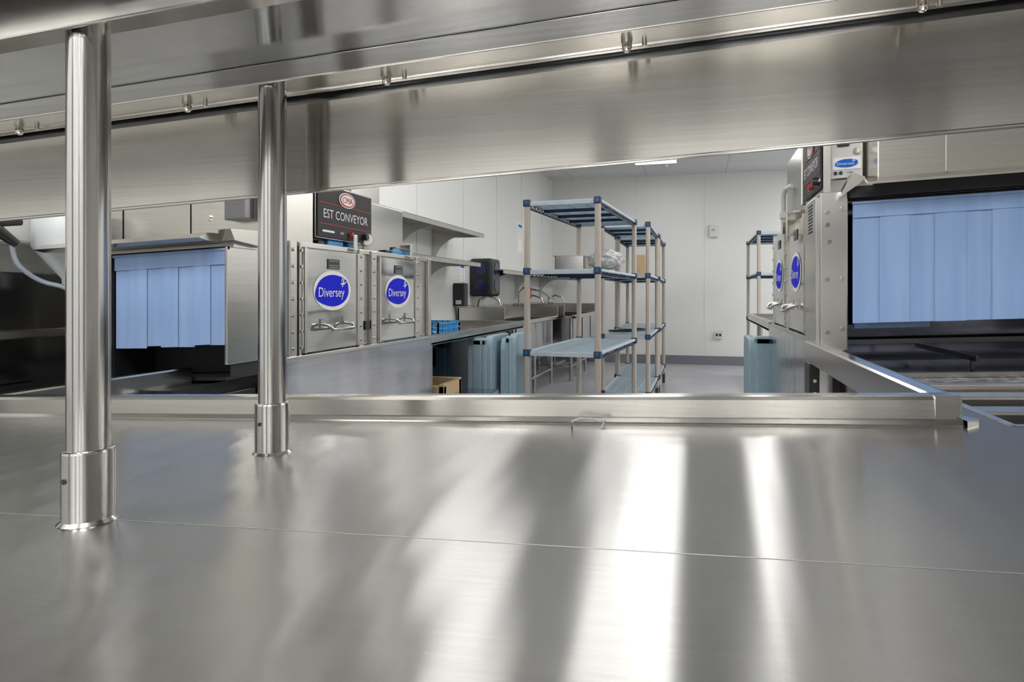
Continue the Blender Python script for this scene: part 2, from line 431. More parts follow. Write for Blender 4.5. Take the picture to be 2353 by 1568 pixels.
# plastic strip scrap
level(0)
pts = [(-.205, 1.128, -.213), (-.200, 1.10, -.205), (-.188, 1.115, -.202), (-.17, 1.122, -.203), (-.155, 1.118, -.206), (-.143, 1.125, -.204)]
bs = B(M_HOPP)
pp = []
for i in range(len(pts)-1):
    for k in range(4):
        a = Vector(pts[i]); c = Vector(pts[i+1]); pp.append(a.lerp(c, k/4))
G['dz'] = DRAIN*-.17
bs.tube(pp, .0018, 6); bs.tube([(-.148, 1.127, -.204), (-.152, 1.112, -.2125), (-.15, 1.10, -.2130)], .0015, 6)
bs.obj('plastic_tie', label='scrap of clear plastic tie on the steel table', category='tie')

# ------------------------------------------------------------------ logo + machine helpers
def logo(b, c, xd, yd, nrm, w, h, cyan=False):
    c = Vector(c); n = Vector(nrm); xd = Vector(xd); yd = Vector(yd)
    if not cyan: b.m(M_TXT).disc(c, xd, yd, w/2, h/2)
    b.m(M_LCYAN if cyan else M_LBLUE).disc(c+n*.0012, xd, yd, w/2*.86, h/2*.80, tip=.14)
    b.m(M_TXT).text('Diversey', c+n*.0024-yd*h*.08-xd*w*.04, xd, yd, w*.68, h*.31)
    o = c+n*.0024+xd*w*.25+yd*h*.18
    def q(*pts): b.face([o+xd*w*x+yd*h*y for x, y in pts])
    q((-.02, -.08), (.0, -.09), (.075, .19), (.05, .20)); q((-.06, .0), (-.04, -.03), (.01, .0), (.0, .03))
    q((.01, .02), (.03, -.04), (.07, .0), (.03, .05)); q((-.03, .06), (-.015, .04), (.02, .15), (.0, .18)); q((.05, .02), (.055, .0), (.12, .05), (.09, .06))

def curtain(par, u0, u1, v, z0, z1, n, jag):
    b = B(M_CURT); w = (u1-u0)/n
    for i in range(n):
        zz = z0+random.uniform(-jag, jag); zz2 = zz+random.uniform(-jag, jag)*.6; o = v - (.0036 if i % 2 else 0); m = 6; vs = []; fs = []
        x0 = u0+w*i-w*.04; x1 = u0+w*(i+1)+w*.06; bow = random.uniform(.0004, .0016)
        for k in range(m+1):
            f = k/m; x = x0+(x1-x0)*f; off = -bow*math.sin(f*math.pi)
            vs += [(x, o, z1), (x, o+off, (z0+z1)/2), (x, o+off*1.6, zz+(zz2-zz)*f)]
        for k in range(m): fs += [(k*3, k*3+3, k*3+4, k*3+1), (k*3+1, k*3+4, k*3+5, k*3+2)]
        b.add(vs, fs, True)
    b.box(u0-.002, u1+.002, v-.0066, v-.0050, z1-.045, z1+.004)
    b.cyl((u0-.006, v-.007, z1+.002), (u1+.004, v-.007, z1+.002), .005)
    b.m(M_DARK).cyl((u0-.03, v-.005, z1+.006), (u1+.012, v-.005, z1+.006), .0055)
    b.obj('strip_curtain', par, label='pale blue vinyl strip curtain')

def door(par, s, uf, v0, v1, z0, z1, label_v=None):
    nx = (s, 0, 0); xd = (0, s, 0); yd = (0, 0, 1)
    b = B(M_DOOR); ua, ub = sorted((uf, uf+s*.018)); b.box(ua, ub, v0, v1, z0, z1, bev=.004)
    b.m(M_STEEL)
    b.box(*sorted((uf+s*.016, uf+s*.023)), v0+.002, v0+.018, z0, z1); b.box(*sorted((uf+s*.016, uf+s*.023)), v1-.018, v1-.002, z0, z1)
    d = b.obj('door', par)
    vm = (v0+v1)/2; ux = uf+s*.0195
    h = B(M_POST); hz = z0+.085
    h.tube([(ux, vm-.085, hz+.02), (ux+s*.035, vm-.09, hz+.012), (ux+s*.045, vm-.08, hz-.005), (ux+s*.045, vm+.08, hz-.005), (ux+s*.035, vm+.09, hz+.012), (ux, vm+.085, hz+.02)], .007, 10)
    h.box(*sorted((ux-s*.002, ux+s*.003)), vm-.10, vm-.07, hz, hz+.04); h.box(*sorted((ux-s*.002, ux+s*.003)), vm+.07, vm+.10, hz, hz+.04)
    h.obj('door_handle', d)
    l = B(); logo(l, (ux, vm-.005, z0+.234), xd, yd, nx, .285, .158); l.obj('logo_sticker', d, recalc=False)
    st = B(M_BLACK); st.box(*sorted((ux-s*.001, ux+s*.001)), vm-.045, vm+.045, z1-.075, z1-.035)
    st.m(M_TXT)
    for k in range(4):
        if k != 1: st.text('CAUTION HOT', (ux+s*.002, vm, z1-.042-.009*k), xd, yd, .07, .004)
    st.obj('warning_sticker', d, recalc=False)
    return d

def est_sign(par, s, uf, v0, v1, z0, z1):
    xd = (0, s, 0); yd = (0, 0, 1); vm = (v0+v1)/2; w = v1-v0; h = z1-z0
    b = B(M_SIGNB); b.box(*sorted((uf, uf+s*.008)), v0, v1, z0, z1, bev=.002)
    x = uf+s*.0095
    b.m(M_TXT).text('EST CONVEYOR', (x, vm, z0+h*.46), xd, yd, w*.82, h*.17)
    b.m(M_RED).box(*sorted((x-s*.001, x)), v0+.01, v1-.01, z0+h*.655, z0+h*.668)
    b.box(*sorted((x-s*.001, x)), v0+.01, v1-.01, z0+h*.25, z0+h*.262)
    c = (x+s*.001, vm, z0+h*.80)
    b.m(M_TXT).disc(c, xd, yd, .068, h*.155); b.m(M_RED).disc((x+s*.002, vm, z0+h*.80), xd, yd, .062, h*.135)
    b.m(M_TXT).disc((x+s*.003, vm, z0+h*.80), xd, yd, .054, h*.11)
    b.m(M_RED).text('CMA', (x+s*.004, vm, z0+h*.80), xd, yd, .085, h*.12)
    b.m(M_TXT).box(*sorted((x-s*.001, x)), vm-.19, vm-.10, z0+h*.10, z0+h*.14)
    b.m(M_RED).cyl((x, vm+s*.03, z0+h*.12), (x+s*.012, vm+s*.03, z0+h*.12), .010)
    b.m(M_BLACK).cyl((x, vm+s*.15, z0+h*.12), (x+s*.018, vm+s*.15, z0+h*.12), .014)
    b.m(M_TXT).text('OFF', (x, vm-s*.04, z0+h*.12), xd, yd, .03, .01)
    return b.obj('control_sign', par, label='black control panel with white and red lettering', recalc=False)

# ------------------------------------------------------------------ left dish machine
pitched()
mc = thing('conveyor_dishwasher', -1.75, 2.7, FL, 'stainless conveyor dish machine with a narrow pale blue strip curtain', 'dishwasher')
b = B(M_STEEL)
UF = -1.428
b.box(-2.06, UF, 2.03, 3.45, -.165, .245, bev=.003)
b.box(UF-.010, UF+.0, 1.80, 2.03, -.165, .209, bev=.002)          # entrance wing
b.box(-1.905, -1.885, 1.80, 2.03, -.21, .209, bev=.003)
b.box(-2.06, UF, 1.83, 2.03, .209, .225)
for (a, c) in ((2.11, 2.155), (2.172, 2.186), (2.625, 2.66), (2.74, 2.79), (3.235, 3.28), (3.40, 3.44)):
    b.box(UF, UF+.02, a, c, -.17, .252, bev=.003)
b.box(UF, UF+.012, 2.03, 3.45, .235, .255, bev=.002)
b.box(UF, UF+.03, 2.03, 3.46, -.185, -.168, bev=.003)
b.m(M_BOLT)
for vv in (2.13, 2.178, 2.64, 2.765, 3.255):
    for k in range(7):
        z = -.14+k*.06
        b.cyl((UF+.019, vv, z), (UF+.026, vv, z), .006, n=8)
b.obj('body', mc)
B(M_DARK).box(-1.885, UF-.01, 1.99, 2.0, -.2149, .209).box(-1.885, UF-.012, 1.81, 1.99, -.2149, -.205).box(-1.884, -1.882, 1.81, 1.99, -.21, .209).box(UF-.013, UF-.011, 1.83, 1.99, -.21, .209).box(-1.885, UF-.012, 1.83, 1.99, .206, .209).obj('dark_interior', mc)  # near-black sheets put the tunnel's shade into the colour
b = B(M_SKIRT).box(-2.02, UF+.005, 2.02, 3.48, -.95, -.185, bev=.004); b.obj('skirt_panel', mc)
b = B(M_DARK).box(-2.0, -1.50, 1.65, 2.02, -.95, -.2252); b.obj('pit_shade', mc)  # near-black block paints the shaded pit under the left arm
B(M_BLACK).box(-1.49, -1.47, 1.70, 2.0, -.9, -.26, bev=.004).m(M_STEEL).box(-1.49, -1.46, 1.62, 1.66, -.95, -.235).m(M_BOLT).cyl((-1.48, 1.70, -.33), (-1.48, 1.69, -.33), .006).obj('frame_plate', mc)
curtain(mc, -1.872, -1.440, 1.812, -.103, .200, 7, .003)
b = B(M_HOOD)
b.box(-2.08, -1.42, 1.95, 2.28, .245, .85, bev=.004)
b.box(-1.98, -1.60, 2.0, 2.24, .84, 1.88, bev=.004)  # unseen upper hood and duct, added to darken the worktop reflections
b.prism([(1.70, .232), (1.74, .225), (1.97, .228), (1.97, .255), (1.74, .250)], 'u', -2.10, -1.45)
b.prism([(1.80, .228), (1.95, .215), (1.99, .27), (1.78, .262)], 'u', -1.45, -1.40)
b.m(M_CURB).box(-1.99, -1.985, 1.946, 1.95, .255, .50).box(-1.70, -1.695, 1.946, 1.95, .255, .50)
b.obj('vent_hood', mc)
bb = B(M_BOLT); bb.cyl((-1.62, 1.95, .33), (-1.62, 1.942, .33), .010, n=8); bb.obj('hood_bolt', mc)
B(M_DKST).box(-1.52, -1.44, 1.90, 1.95, .31, .40, bev=.004).obj('junction_box', mc)
b = B(M_STEEL).box(-1.74, UF+.0, 2.31, 2.76, .280, .50, bev=.004); cb = b.obj('control_box', mc)
est_sign(cb, 1, UF, 2.312, 2.758, .285, .492)
b = B(M_STEEL).box(-2.0, -1.56, 2.88, 3.40, .25, .52, bev=.004).box(-1.92, -1.64, 2.98, 3.28, .51, 1.88, bev=.004); b.obj('exhaust_riser', mc)  # upper duct is unseen, added for contrast in the table reflections
door(mc, 1, UF+.004, 2.192, 2.615, -.162, .232)
door(mc, 1, UF+.004, 2.80, 3.225, -.162, .232)
for vv in (2.42, 3.02):
    b = B(M_RACKB).box(UF-.05, UF-.01, vv, vv+.12, .256, .278, bev=.004)
    b.m(M_BLACK).box(UF-.06, UF-.02, vv-.06, vv+.002, .252, .275, bev=.004)
    b.cyl((UF-.03, vv+.02, .276), (UF-.03, vv+.02, .292), .008)
    b.obj('wash_valve', mc, label='bright blue valve body')
for vv in (2.56, 3.14):
    B(M_STEEL).box(UF-.03, UF+.03, vv, vv+.03, .24, .31, bev=.003).box(UF-.03, UF-.005, vv-.1, vv+.002, .285, .292).obj('door_bracket', mc)
b = B(M_BOLT).cyl((UF-.01, 2.73, .30), (UF+.02, 2.70, .30), .028).m(M_TXT).cyl((UF+.020, 2.70, .30), (UF+.0215, 2.6985, .30), .024).m(M_BOLT).cyl((UF-.01, 2.72, .25), (UF-.01, 2.72, .29), .006)
b.obj('pressure_gauge', mc)
B(M_BLACK).box(UF+.0, UF+.0215, 2.675, 2.715, -.10, -.06).obj('small_sticker', mc)
level(0)
for (x, y) in ((-1.95, 2.2), (-1.5, 2.2), (-1.95, 3.35), (-1.5, 3.35)): B(M_POST).cyl((x, y, FL), (x, y, -.95+DRAIN*x), .022).obj('machine_foot', mc)

# ------------------------------------------------------------------ right dish machine
pitched()
mc = thing('conveyor_dishwasher', .9, 3.0, FL, 'stainless conveyor dish machine with wide blue curtain beside open trough', 'dishwasher')
UF = .405
b = B(M_STEEL)
b.box(UF, 1.60, 2.58, 3.72, -.165, .285, bev=.003)
b.box(.384, .466, 2.345, 2.60, -.20, .312, bev=.004)
b.box(.372, .386, 2.36, 2.58, -.20, .30, bev=.003)
b.box(1.50, 1.58, 2.345, 2.60, -.23, .312, bev=.004)
b.box(.40, 1.60, 2.38, 2.60, .285, .30)
for (a, c) in ((2.60, 2.64), (3.13, 3.16), (3.18, 3.21), (3.67, 3.72)):
    b.box(UF-.022, UF, a, c, -.17, .285, bev=.003)
b.box(UF-.03, UF, 2.58, 3.74, -.185, -.168, bev=.003)
b.prism([(.44, .29), (.505, .335), (.505, .345), (.47, .36), (.44, .30)], 'v', 2.30, 2.36)
b.m(M_BOLT)
for (x, z) in ((.405, .245), (.405, .205), (.405, .03), (.45, .255), (.45, .03), (.405, -.14), (.45, -.13), (.41, .15)):
    b.cyl((x, 2.346, z), (x, 2.338, z), .0075, n=8)
for vv in (2.62, 3.145, 3.195, 3.69):
    for k in range(7): b.cyl((UF-.021, vv, -.14+k*.06), (UF-.028, vv, -.14+k*.06), .006, n=8)
b.obj('body', mc)
b = B(M_DARK)
for k in range(9): b.box(.371, .372, 2.42, 2.50, .19+k*.011, .195+k*.011)
b.obj('vent_slots', mc)
b = B(M_BED).box(.466, 1.5, 2.56, 2.575, -.26, .29)
b.m(M_DARK).box(.464, .468, 2.36, 2.57, -.2, .29).box(.466, 1.5, 2.43, 2.56, -.2395, -.235).box(1.45, 1.46, 1.2, 2.4, -.30, -.12); b.obj('dark_interior', mc)  # near-black sheets paint the shade inside the tunnel
B(M_DKST).box(.466, 1.5, 2.47, 2.48, -.19, -.175).box(.70, .708, 2.0, 2.5, -.205, -.19).box(.70, .708, 2.03, 2.04, -.24, -.20).obj('conveyor_rail', mc)
B(M_CURT).box(.50, .72, 2.42, 2.43, -.135, -.10, bev=.003).obj('curtain_reflection', mc, label='blue strip painted as the curtain reflection inside the tunnel')  # blue strip stands in for the curtain's reflection
curtain(mc, .485, 1.49, 2.36, -.114, .268, 13, .001)
b = B(M_HOOD)
b.box(.535, 1.65, 2.28, 2.62, .322, .95, bev=.004)
b.box(.85, 1.35, 2.34, 2.58, .94, 1.80, bev=.004)  # unseen upper stack, extended to block bright table reflections
b.prism([(2.24, .312), (2.28, .322), (2.28, .337), (2.24, .319)], 'u', .50, 1.65)
for uu in (.72, 1.0): b.box(uu, uu+.005, 2.277, 2.281, .34, .6)
b.obj('vent_hood', mc)
B(M_DARK).box(.47, 1.6, 2.34, 2.38, .286, .322).obj('hood_gap_shade', mc)  # near-black block painted as the shade between hood and curtain
b = B(M_STEEL).box(.422, .528, 2.43, 2.9, .36, .60, bev=.004)
b.m(M_WHITE).box(.428, .522, 2.426, 2.431, .365, .58)
b.m(M_BLACK).box(.448, .485, 2.418, 2.427, .468, .505, bev=.003)
b.m(M_BOLT).cyl((.505, 2.427, .45), (.505, 2.415, .45), .010, n=10)
cb = b.obj('control_box', mc)
b = B(M_TXT).box(.434, .520, 2.4235, 2.4262, .392, .432)
logo(b, (.477, 2.4225, .412), (1, 0, 0), (0, 0, 1), (0, -1, 0), .078, .034, True)
b.m(M_BLACK).disc((.443, 2.4225, .381), (1, 0, 0), (0, 0, 1), .006, .006).disc((.459, 2.4225, .381), (1, 0, 0), (0, 0, 1), .006, .006)
b.text('CMA', (.487, 2.4225, .381), (1, 0, 0), (0, 0, 1), .018, .008)
b.obj('logo_sticker', cb, recalc=False)
b = B(M_STEEL).box(.412, .60, 2.95, 3.40, .345, .60, bev=.004); cb2 = b.obj('control_housing', mc)
est_sign(mc, -1, .400, 2.40, 2.76, .335, .54)
B(M_STEEL).box(.402, .424, 2.40, 2.76, .285, .54).obj('sign_bracket', mc)
B(M_WHITE).tube([(.385, 3.3, .25), (.385, 3.3, .44), (.39, 3.25, .46), (.41, 3.2, .465)], .011, 12).box(.370, .400, 3.28, 3.32, .33, .36, bev=.004).obj('drain_pipe', mc, label='white plastic pipe')
for (y0, y1, z0, z1) in ((2.9, 2.93, .22, .31), (3.05, 3.08, .24, .29), (2.7, 2.74, .29, .30)):
    B(M_BOLT).box(.35, .41, y0, y1, z0, z1, bev=.002).obj('door_bracket', mc)
door(mc, -1, UF-.004, 2.645, 3.125, -.162, .275)
door(mc, -1, UF-.004, 3.215, 3.665, -.162, .275)
B(M_SKIRT).box(.395, 1.55, 2.60, 4.05, -.95, -.185, bev=.004).obj('skirt_panel', mc)
B(M_STEEL).box(.38, .44, 2.44, 2.58, -.98, -.20, bev=.003).obj('frame_post', mc)
b = B(M_BLACK).box(.44, .95, 2.45, 2.60, -.95, -.345, bev=.003)
b.box(.345, .375, 2.30, 2.40, -.6, -.235, bev=.003).box(.43, .48, 2.40, 2.45, -.8, -.24)
b.m(M_BOLT)
for z in (-.29, -.33, -.38): b.cyl((.36, 2.30, z), (.36, 2.293, z), .006, n=8)
b.obj('frame_plate', mc)
level(0)
for (x, y) in ((.45, 2.7), (1.5, 2.7), (.45, 3.95), (1.5, 3.95)): B(M_POST).cyl((x, y, FL), (x, y, -.95+DRAIN*x), .022).obj('machine_foot', mc)

# ------------------------------------------------------------------ landing tables
def landing(u0, u1, v0, v1, wall_side, lab):
    ue = u1 if wall_side < 0 else u0
    level(ue)
    t = thing('landing_table', (u0+u1)/2, (v0+v1)/2, FL, lab, 'table')
    b = B(M_STEEL).box(u0, u1, v0, v1, -.225, -.215)
    s = 1 if wall_side < 0 else -1
    b.m(M_RIM).box(*sorted((ue-s*.03, ue)), v0, v1, -.23, -.172, bev=.004); b.box(u0, u1, v1-.02, v1, -.23, -.172, bev=.004)
    b.obj('tabletop', t)
    uw = u0 if wall_side < 0 else u1
    B(M_STEEL).box(*sorted((uw, uw-s*.02)), v0, v1, -.225, .0, bev=.003).obj('backsplash', t)
    for x in (u0+.08, u1-.06):
        for y in (v0+.12, v1-.12):
            B(M_POST).cyl((x, y, FL-G['dz']), (x, y, -.225), .02).obj('leg', t)
    B(M_STEEL).cyl((u0+.08, v0+.12, -.85), (u0+.08, v1-.12, -.85), .014).cyl((u0+.08, v1-.12, -.85), (u1-.06, v1-.12, -.85), .014).obj('leg_brace', t)
landing(-2.28, -1.428, 3.48, 5.55, -1, 'stainless clean-dish landing table along the panelled wall')
landing(.395, 1.20, 4.06, 5.65, 1, 'stainless landing table with raised edge at the machine exit')

# blue dish rack on the table
level(-1.428)
b = B(M_RACKB); u0, u1, v0, v1, z0, z1 = -1.86, -1.50, 3.78, 4.16, -.215, -.115
for z in (z0+.003, z0+.03, z0+.058, z1-.010): 
    b.box(u0, u1, v0, v0+.008, z, z+.009).box(u0, u1, v1-.008, v1, z, z+.009).box(u0, u0+.008, v0, v1, z, z+.009).box(u1-.008, u1, v0, v1, z, z+.009)
for k in range(10):
    x = u0+k*(u1-u0-.008)/9; y = v0+k*(v1-v0-.008)/9
    b.box(x, x+.008, v0, v0+.008, z0, z1).box(x, x+.008, v1-.008, v1, z0, z1).box(u0, u0+.008, y, y+.008, z0, z1).box(u1-.008, u1, y, y+.008, z0, z1)
    b.box(x, x+.006, v0, v1, z0, z0+.006)
b.obj('dish_rack', label='bright blue open plastic dishwasher rack on the steel table', category='dish rack')

# ------------------------------------------------------------------ wall shelves
def wall_shelf(v0, v1, z, depth, brk, lab):
    level(-2.1)
    t = thing('wall_shelf', -2.15, (v0+v1)/2, z-.1, lab, 'shelf')
    B(M_STEEL).box(UL, UL+depth, v0, v1, z-.004, z).box(UL+depth-.006, UL+depth, v0, v1, z-.04, z, bev=.002).box(UL, UL+depth, v1-.004, v1, z-.03, z).box(UL, UL+.004, v0, v1, z, z+.05).obj('shelf_board', t, bevel=.0)
    for vb in brk:
        P = [(UL, z-.005), (UL+depth-.03, z-.005), (UL+depth-.03, z-.035)]
        for k in range(1, 8):
            a = k/8*math.pi/2
            P.append((UL+.03+(depth-.07)*(1-math.sin(a)), z-.30+.25*math.cos(a)-.0))
        P += [(UL+.03, z-.32), (UL, z-.34)]
        B(M_STEEL).prism(P, 'v', vb, vb+.004).obj('bracket', t)
wall_shelf(3.0, 6.15, .665, .36, (3.6, 4.9, 5.7), 'long stainless wall shelf on curved brackets')
wall_shelf(3.0, 6.1, .385, .34, (3.6, 5.45), 'lower stainless wall shelf above the landing table')
wall_shelf(6.95, 10.9, .35, .32, (7.2, 8.6, 10.0), 'stainless wall shelf above the sinks')

# dispensers
level(-2.2)
t = thing('towel_dispenser', -2.2, 6.9, .06, 'black wall dispenser with two dark blue roll windows', 'dispenser')
B(M_BLACK).box(UL, -2.08, 6.75, 7.08, .065, .47, bev=.035, seg=4).obj('dispenser_housing', t)
for z in (.36, .18):
    b = B(M_GLASS)
    b.cyl((-2.205, 6.752, z), (-2.205, 6.745, z), .062, n=28).cyl((-2.083, 6.915, z), (-2.076, 6.915, z), .07, n=28)
    b.obj('roll_window', t)
t = thing('soap_dispenser', -2.27, 6.3, -.04, 'black wall soap dispenser with grey push bar', 'dispenser')
B(M_BLACK).box(UL, -2.21, 6.25, 6.37, -.03, .20, bev=.012).obj('dispenser_housing', t)
B(M_WHITE).box(-2.30, -2.24, 6.245, 6.25, -.01, .03, bev=.002).obj('push_bar', t)
for (v0, v1, z0, z1, c) in ((8.75, 8.98, .66, 1.06, M_LCYAN), (9.06, 9.28, .80, 1.12, M_RED), (9.06, 9.28, .62, .78, M_LCYAN), (6.45, 6.6, .22, .42, M_LCYAN)):
    b = B(M_TXT).box(UL, UL+.004, v0, v1, z0, z1)
    b.m(c).box(UL+.004, UL+.0045, v0+.02, v1-.02, z1-.06, z1-.02)
    b.m(M_SEAM)
    for k in range(5): b.box(UL+.004, UL+.0045, v0+.02, v1-.03-.02*(k % 2), z1-.09-k*.03, z1-.08-k*.03)
    b.obj('wall_notice', label='white printed safety notice fixed to the wall', category='notice', group='notices on the wall')

# ------------------------------------------------------------------ sinks
def sink(u1, v0, v1, n, lab):
    level(-1.9)
    t = thing('compartment_sink', -1.95, (v0+v1)/2, FL, lab, 'sink')
    u0 = UL+.03
    b = B(M_STEEL)
    b.box(u0, u0+.02, v0, v1, -.22, -.04, bev=.003)
    b.box(u0, u1-.15, v0, v0+.012, -.22, -.05, bev=.004)
    b.box(u0, u0+.14, v0, v1, -.225, -.21); b.box(u1-.06, u1, v0, v1, -.235, -.19, bev=.01)
    b.box(u0, u1, v0, v0+.10, -.225, -.205); b.box(u0, u1, v1-.10, v1, -.225, -.205); b.box(u0, u1, v1-.012, v1, -.22, -.07, bev=.004)
    b.obj('sink_deck', t)
    L = (v1-v0-.2)/n
    for i in range(n):
        a = v0+.1+i*L; c = a+L-.05
        B(M_SKIRT).box(u0+.14, u0+.15, a, c, -.55, -.21).box(u1-.07, u1-.06, a, c, -.55, -.21).box(u0+.14, u1-.06, a, a+.01, -.55, -.21).box(u0+.14, u1-.06, c-.01, c, -.55, -.21).box(u0+.14, u1-.06, a, c, -.56, -.55).obj('sink_bowl', t)
        m = (a+c)/2
        if i % 2 == 0:
            f = B(M_POST)
            f.cyl((u0+.03, m-.1, -.12), (u0+.03, m+.1, -.12), .018)
            f.tube([(u0+.03, m, -.12), (u0+.06, m, .02), (u0+.16, m, .06), (u0+.28, m, .02), (u0+.30, m, -.04)], .012)
            f.m(M_RED).cyl((u0+.05, m-.1, -.12), (u0+.10, m-.1, -.06), .014); f.m(M_BBLUE).cyl((u0+.05, m+.1, -.12), (u0+.10, m+.1, -.06), .014)
            f.obj('faucet', t)
    for x in (u0+.06, u1-.08):
        for y in (v0+.06, (v0+v1)/2, v1-.06): B(M_POST).cyl((x, y, FL-G['dz']), (x, y, -.225), .02).obj('leg', t)
    B(M_POST).cyl((u1-.08, v0+.06, -.85), (u1-.08, v1-.06, -.85), .014).cyl((u0+.06, v0+.06, -.85), (u1-.08, v0+.06, -.85), .014).obj('leg_brace', t)
    return t
sink(-1.66, 6.3, 8.2, 2, 'stainless two-bowl sink with end splash against the wall')
level(-1.9)
skt = sink(-1.47, 8.4, 10.8, 3, 'stainless compartment sink with faucets below the wall shelf')
B(M_POST).tube([(-2.24, 8.45, -.21), (-2.24, 8.45, .10), (-2.18, 8.45, .16), (-1.95, 8.45, .12), (-1.78, 8.45, .02)], .012).cyl((-2.24, 8.42, -.1), (-2.24, 8.6, -.1), .016).obj('rinse_arm', skt)
B(M_RED).cyl((-2.1, 8.46, .02), (-2.1, 8.46, .16), .03).obj('spray_handle', skt, label='red rinse spray handle')
B(M_BOLT).cyl((-1.9, 8.8, -.56), (-1.9, 8.8, -.95), .03).cyl((-1.9, 8.8, -.92), (-1.9, 9.8, -.92), .025).obj('drain_pipe', skt, label='brass drain pipe')
level(-1.7)
t = thing('service_cart', -1.75, 5.9, FL, 'dark steel service stand with valves beside the sinks', 'stand')
B(M_SKIRT).box(-1.95, -1.62, 5.75, 6.1, -.62, -.60, bev=.003).box(-1.95, -1.62, 5.75, 6.1, -.95, -.93, bev=.003).obj('stand_shelf', t)
for x in (-1.94, -1.63):
    for y in (5.77, 6.08): B(M_POST).cyl((x, y, FL-G['dz']), (x, y, -.40), .012).obj('leg', t)

# ------------------------------------------------------------------ mobile racks
def rack(u, v, yaw, W, L, zs, lab):
    level(u); 
    t = thing('mobile_shelving_rack', u+W/2, v+L/2, FL, lab, 'shelving rack', 'mobile polymer shelving racks')
    M = Matrix.Translation((u, v, 0)) @ Matrix.Rotation(-yaw, 4, 'Z')
    top = zs[0]+.02; f = FL-G['dz']
    for x in (0, W):
        for y in (0, L):
            b = B(M_TAUPE, M); r = .019
            P = [(x+r*c, y+r*s) for c, s in ((1, .5), (.5, 1), (-.5, 1), (-1, .5), (-1, -.5), (-.5, -1), (.5, -1), (1, -.5))]
            b.prism(P, 'z', f+.13, top)
            b.obj('post', t)
            c = B(M_RUB, M); c.cyl((x-.014, y, f+.055), (x+.014, y, f+.055), .054, n=20)
            c.m(M_BOLT).box(x-.02, x-.016, y-.02, y+.02, f+.05, f+.12).box(x+.016, x+.02, y-.02, y+.02, f+.05, f+.12).box(x-.022, x+.022, y-.022, y+.022, f+.115, f+.13)
            c.obj('caster', t)
    np_ = max(2, round(L/.36))
    for z in zs:
        b = B(M_BEAM, M)
        b.box(.019, W-.019, -.012, .012, z-.026, z+.004, bev=.003).box(.019, W-.019, L-.012, L+.012, z-.026, z+.004, bev=.003)
        b.box(-.014, .014, .019, L-.019, z-.010, z+.008, bev=.003).box(W-.014, W+.014, .019, L-.019, z-.010, z+.008, bev=.003)
        b.m(M_NAVY)
        for x in (0, W):
            b.box(x-.008, x+.008, .02, L-.02, z-.040, z-.034)
            nz = max(6, int(L/.09)); 
            for k in range(nz):
                y0 = .03+(L-.06)*k/nz; y1 = .03+(L-.06)*(k+1)/nz; ym = (y0+y1)/2
                b.tube([(x, y0, z-.036), (x, ym, z-.010), (x, y1, z-.036)], .0035, 4, False)
        for k in range(1, np_):
            y = L*k/np_; b.box(.01, W-.01, y-.009, y+.009, z-.030, z-.008)
        s = b.obj('shelf', t)
        mm = B(M_MAT, M)
        for k in range(np_):
            y0 = .016+(L-.032)*k/np_; y1 = y0+(L-.032)/np_-.006
            mm.box(.016, W-.016, y0, y0+.012, z-.008, z+.006); mm.box(.016, W-.016, y1-.012, y1, z-.008, z+.006)
            mm.box(.016, .03, y0, y1, z-.008, z+.006); mm.box(W-.03, W-.016, y0, y1, z-.008, z+.006)
            ns = 12
            for j in range(ns):
                yy = y0+.012+(y1-y0-.024)*(j+.2)/ns; mm.box(.03, W-.03, yy, yy+(y1-y0-.024)/ns*.55, z-.002, z+.005)
            for j in (1, 2, 3): mm.box(W*j/4-.005, W*j/4+.005, y0, y1, z-.008, z+.0055)
        mm.obj('shelf_mat', s)
        for x in (0, W):
            for y in (0, L):
                q = B(M_NAVY, M); q.box(x-.024, x+.024, y-.024, y+.024, z-.030, z+.018, bev=.006)
                q.m(M_BBLUE).box(x-.010, x+.010, y-.027, y+.027, z-.018, z+.006, bev=.003)
                q.obj('corner_clip', s)
ZS = (.665, .205, -.345, -.86)
rack(-1.105, 4.40, math.radians(4.2), .485, 1.45, ZS, 'tall beige-post shelving rack holding a steel pan and bubble wrap')
rack(-.83, 6.12, math.radians(.5), .41, 1.20, ZS, 'tall beige-post shelving rack on casters with a cardboard box')
rack(-.85, 7.44, math.radians(0), .45, 1.20, ZS, 'empty beige-post shelving rack on casters ending the row')
rack(.672, 7.98, 0, .485, 1.6, ZS, 'tall beige-post shelving rack near the exit landing table')

level(-.9)
b = B(M_SKIRT); u0, u1, v0, v1, z0, z1 = -1.04, -.80, 4.95, 5.35, .212, .325
b.box(u0+.01, u1-.01, v0+.01, v0+.014, z0, z1).box(u0+.01, u1-.01, v1-.014, v1-.01, z0, z1).box(u0+.01, u0+.014, v0+.01, v1-.01, z0, z1).box(u1-.014, u1-.01, v0+.01, v1-.01, z0, z1).box(u0+.01, u1-.01, v0+.01, v1-.01, z0, z0+.004)
b.box(u0, u1, v0, v0+.014, z1-.004, z1, bev=.001).box(u0, u1, v1-.014, v1, z1-.004, z1).box(u0, u0+.014, v0, v1, z1-.004, z1).box(u1-.014, u1, v0, v1, z1-.004, z1)
b.obj('steam_pan', label='deep stainless steel pan resting on the rack shelf', category='pan')
level(-.7)
t = bmesh.new(); bmesh.ops.create_icosphere(t, subdivisions=5, radius=1)
vs = []
for v in t.verts:
    c = v.co; k = 1+.10*math.sin(c.x*7+c.y*3)*math.cos(c.z*6)+.05*math.sin(c.y*17+c.z*11)+.02*math.sin(c.x*40)*math.sin(c.z*44)*math.cos(c.y*42)
    vs.append((-.655+c.x*.13*k, 5.0+c.y*.15*k, .212+.068+max(-.068, c.z*.075*k)))
t.verts.index_update()
b = B(M_BUB); b.add(vs, [[v.index for v in f.verts] for f in t.faces], True); t.free()
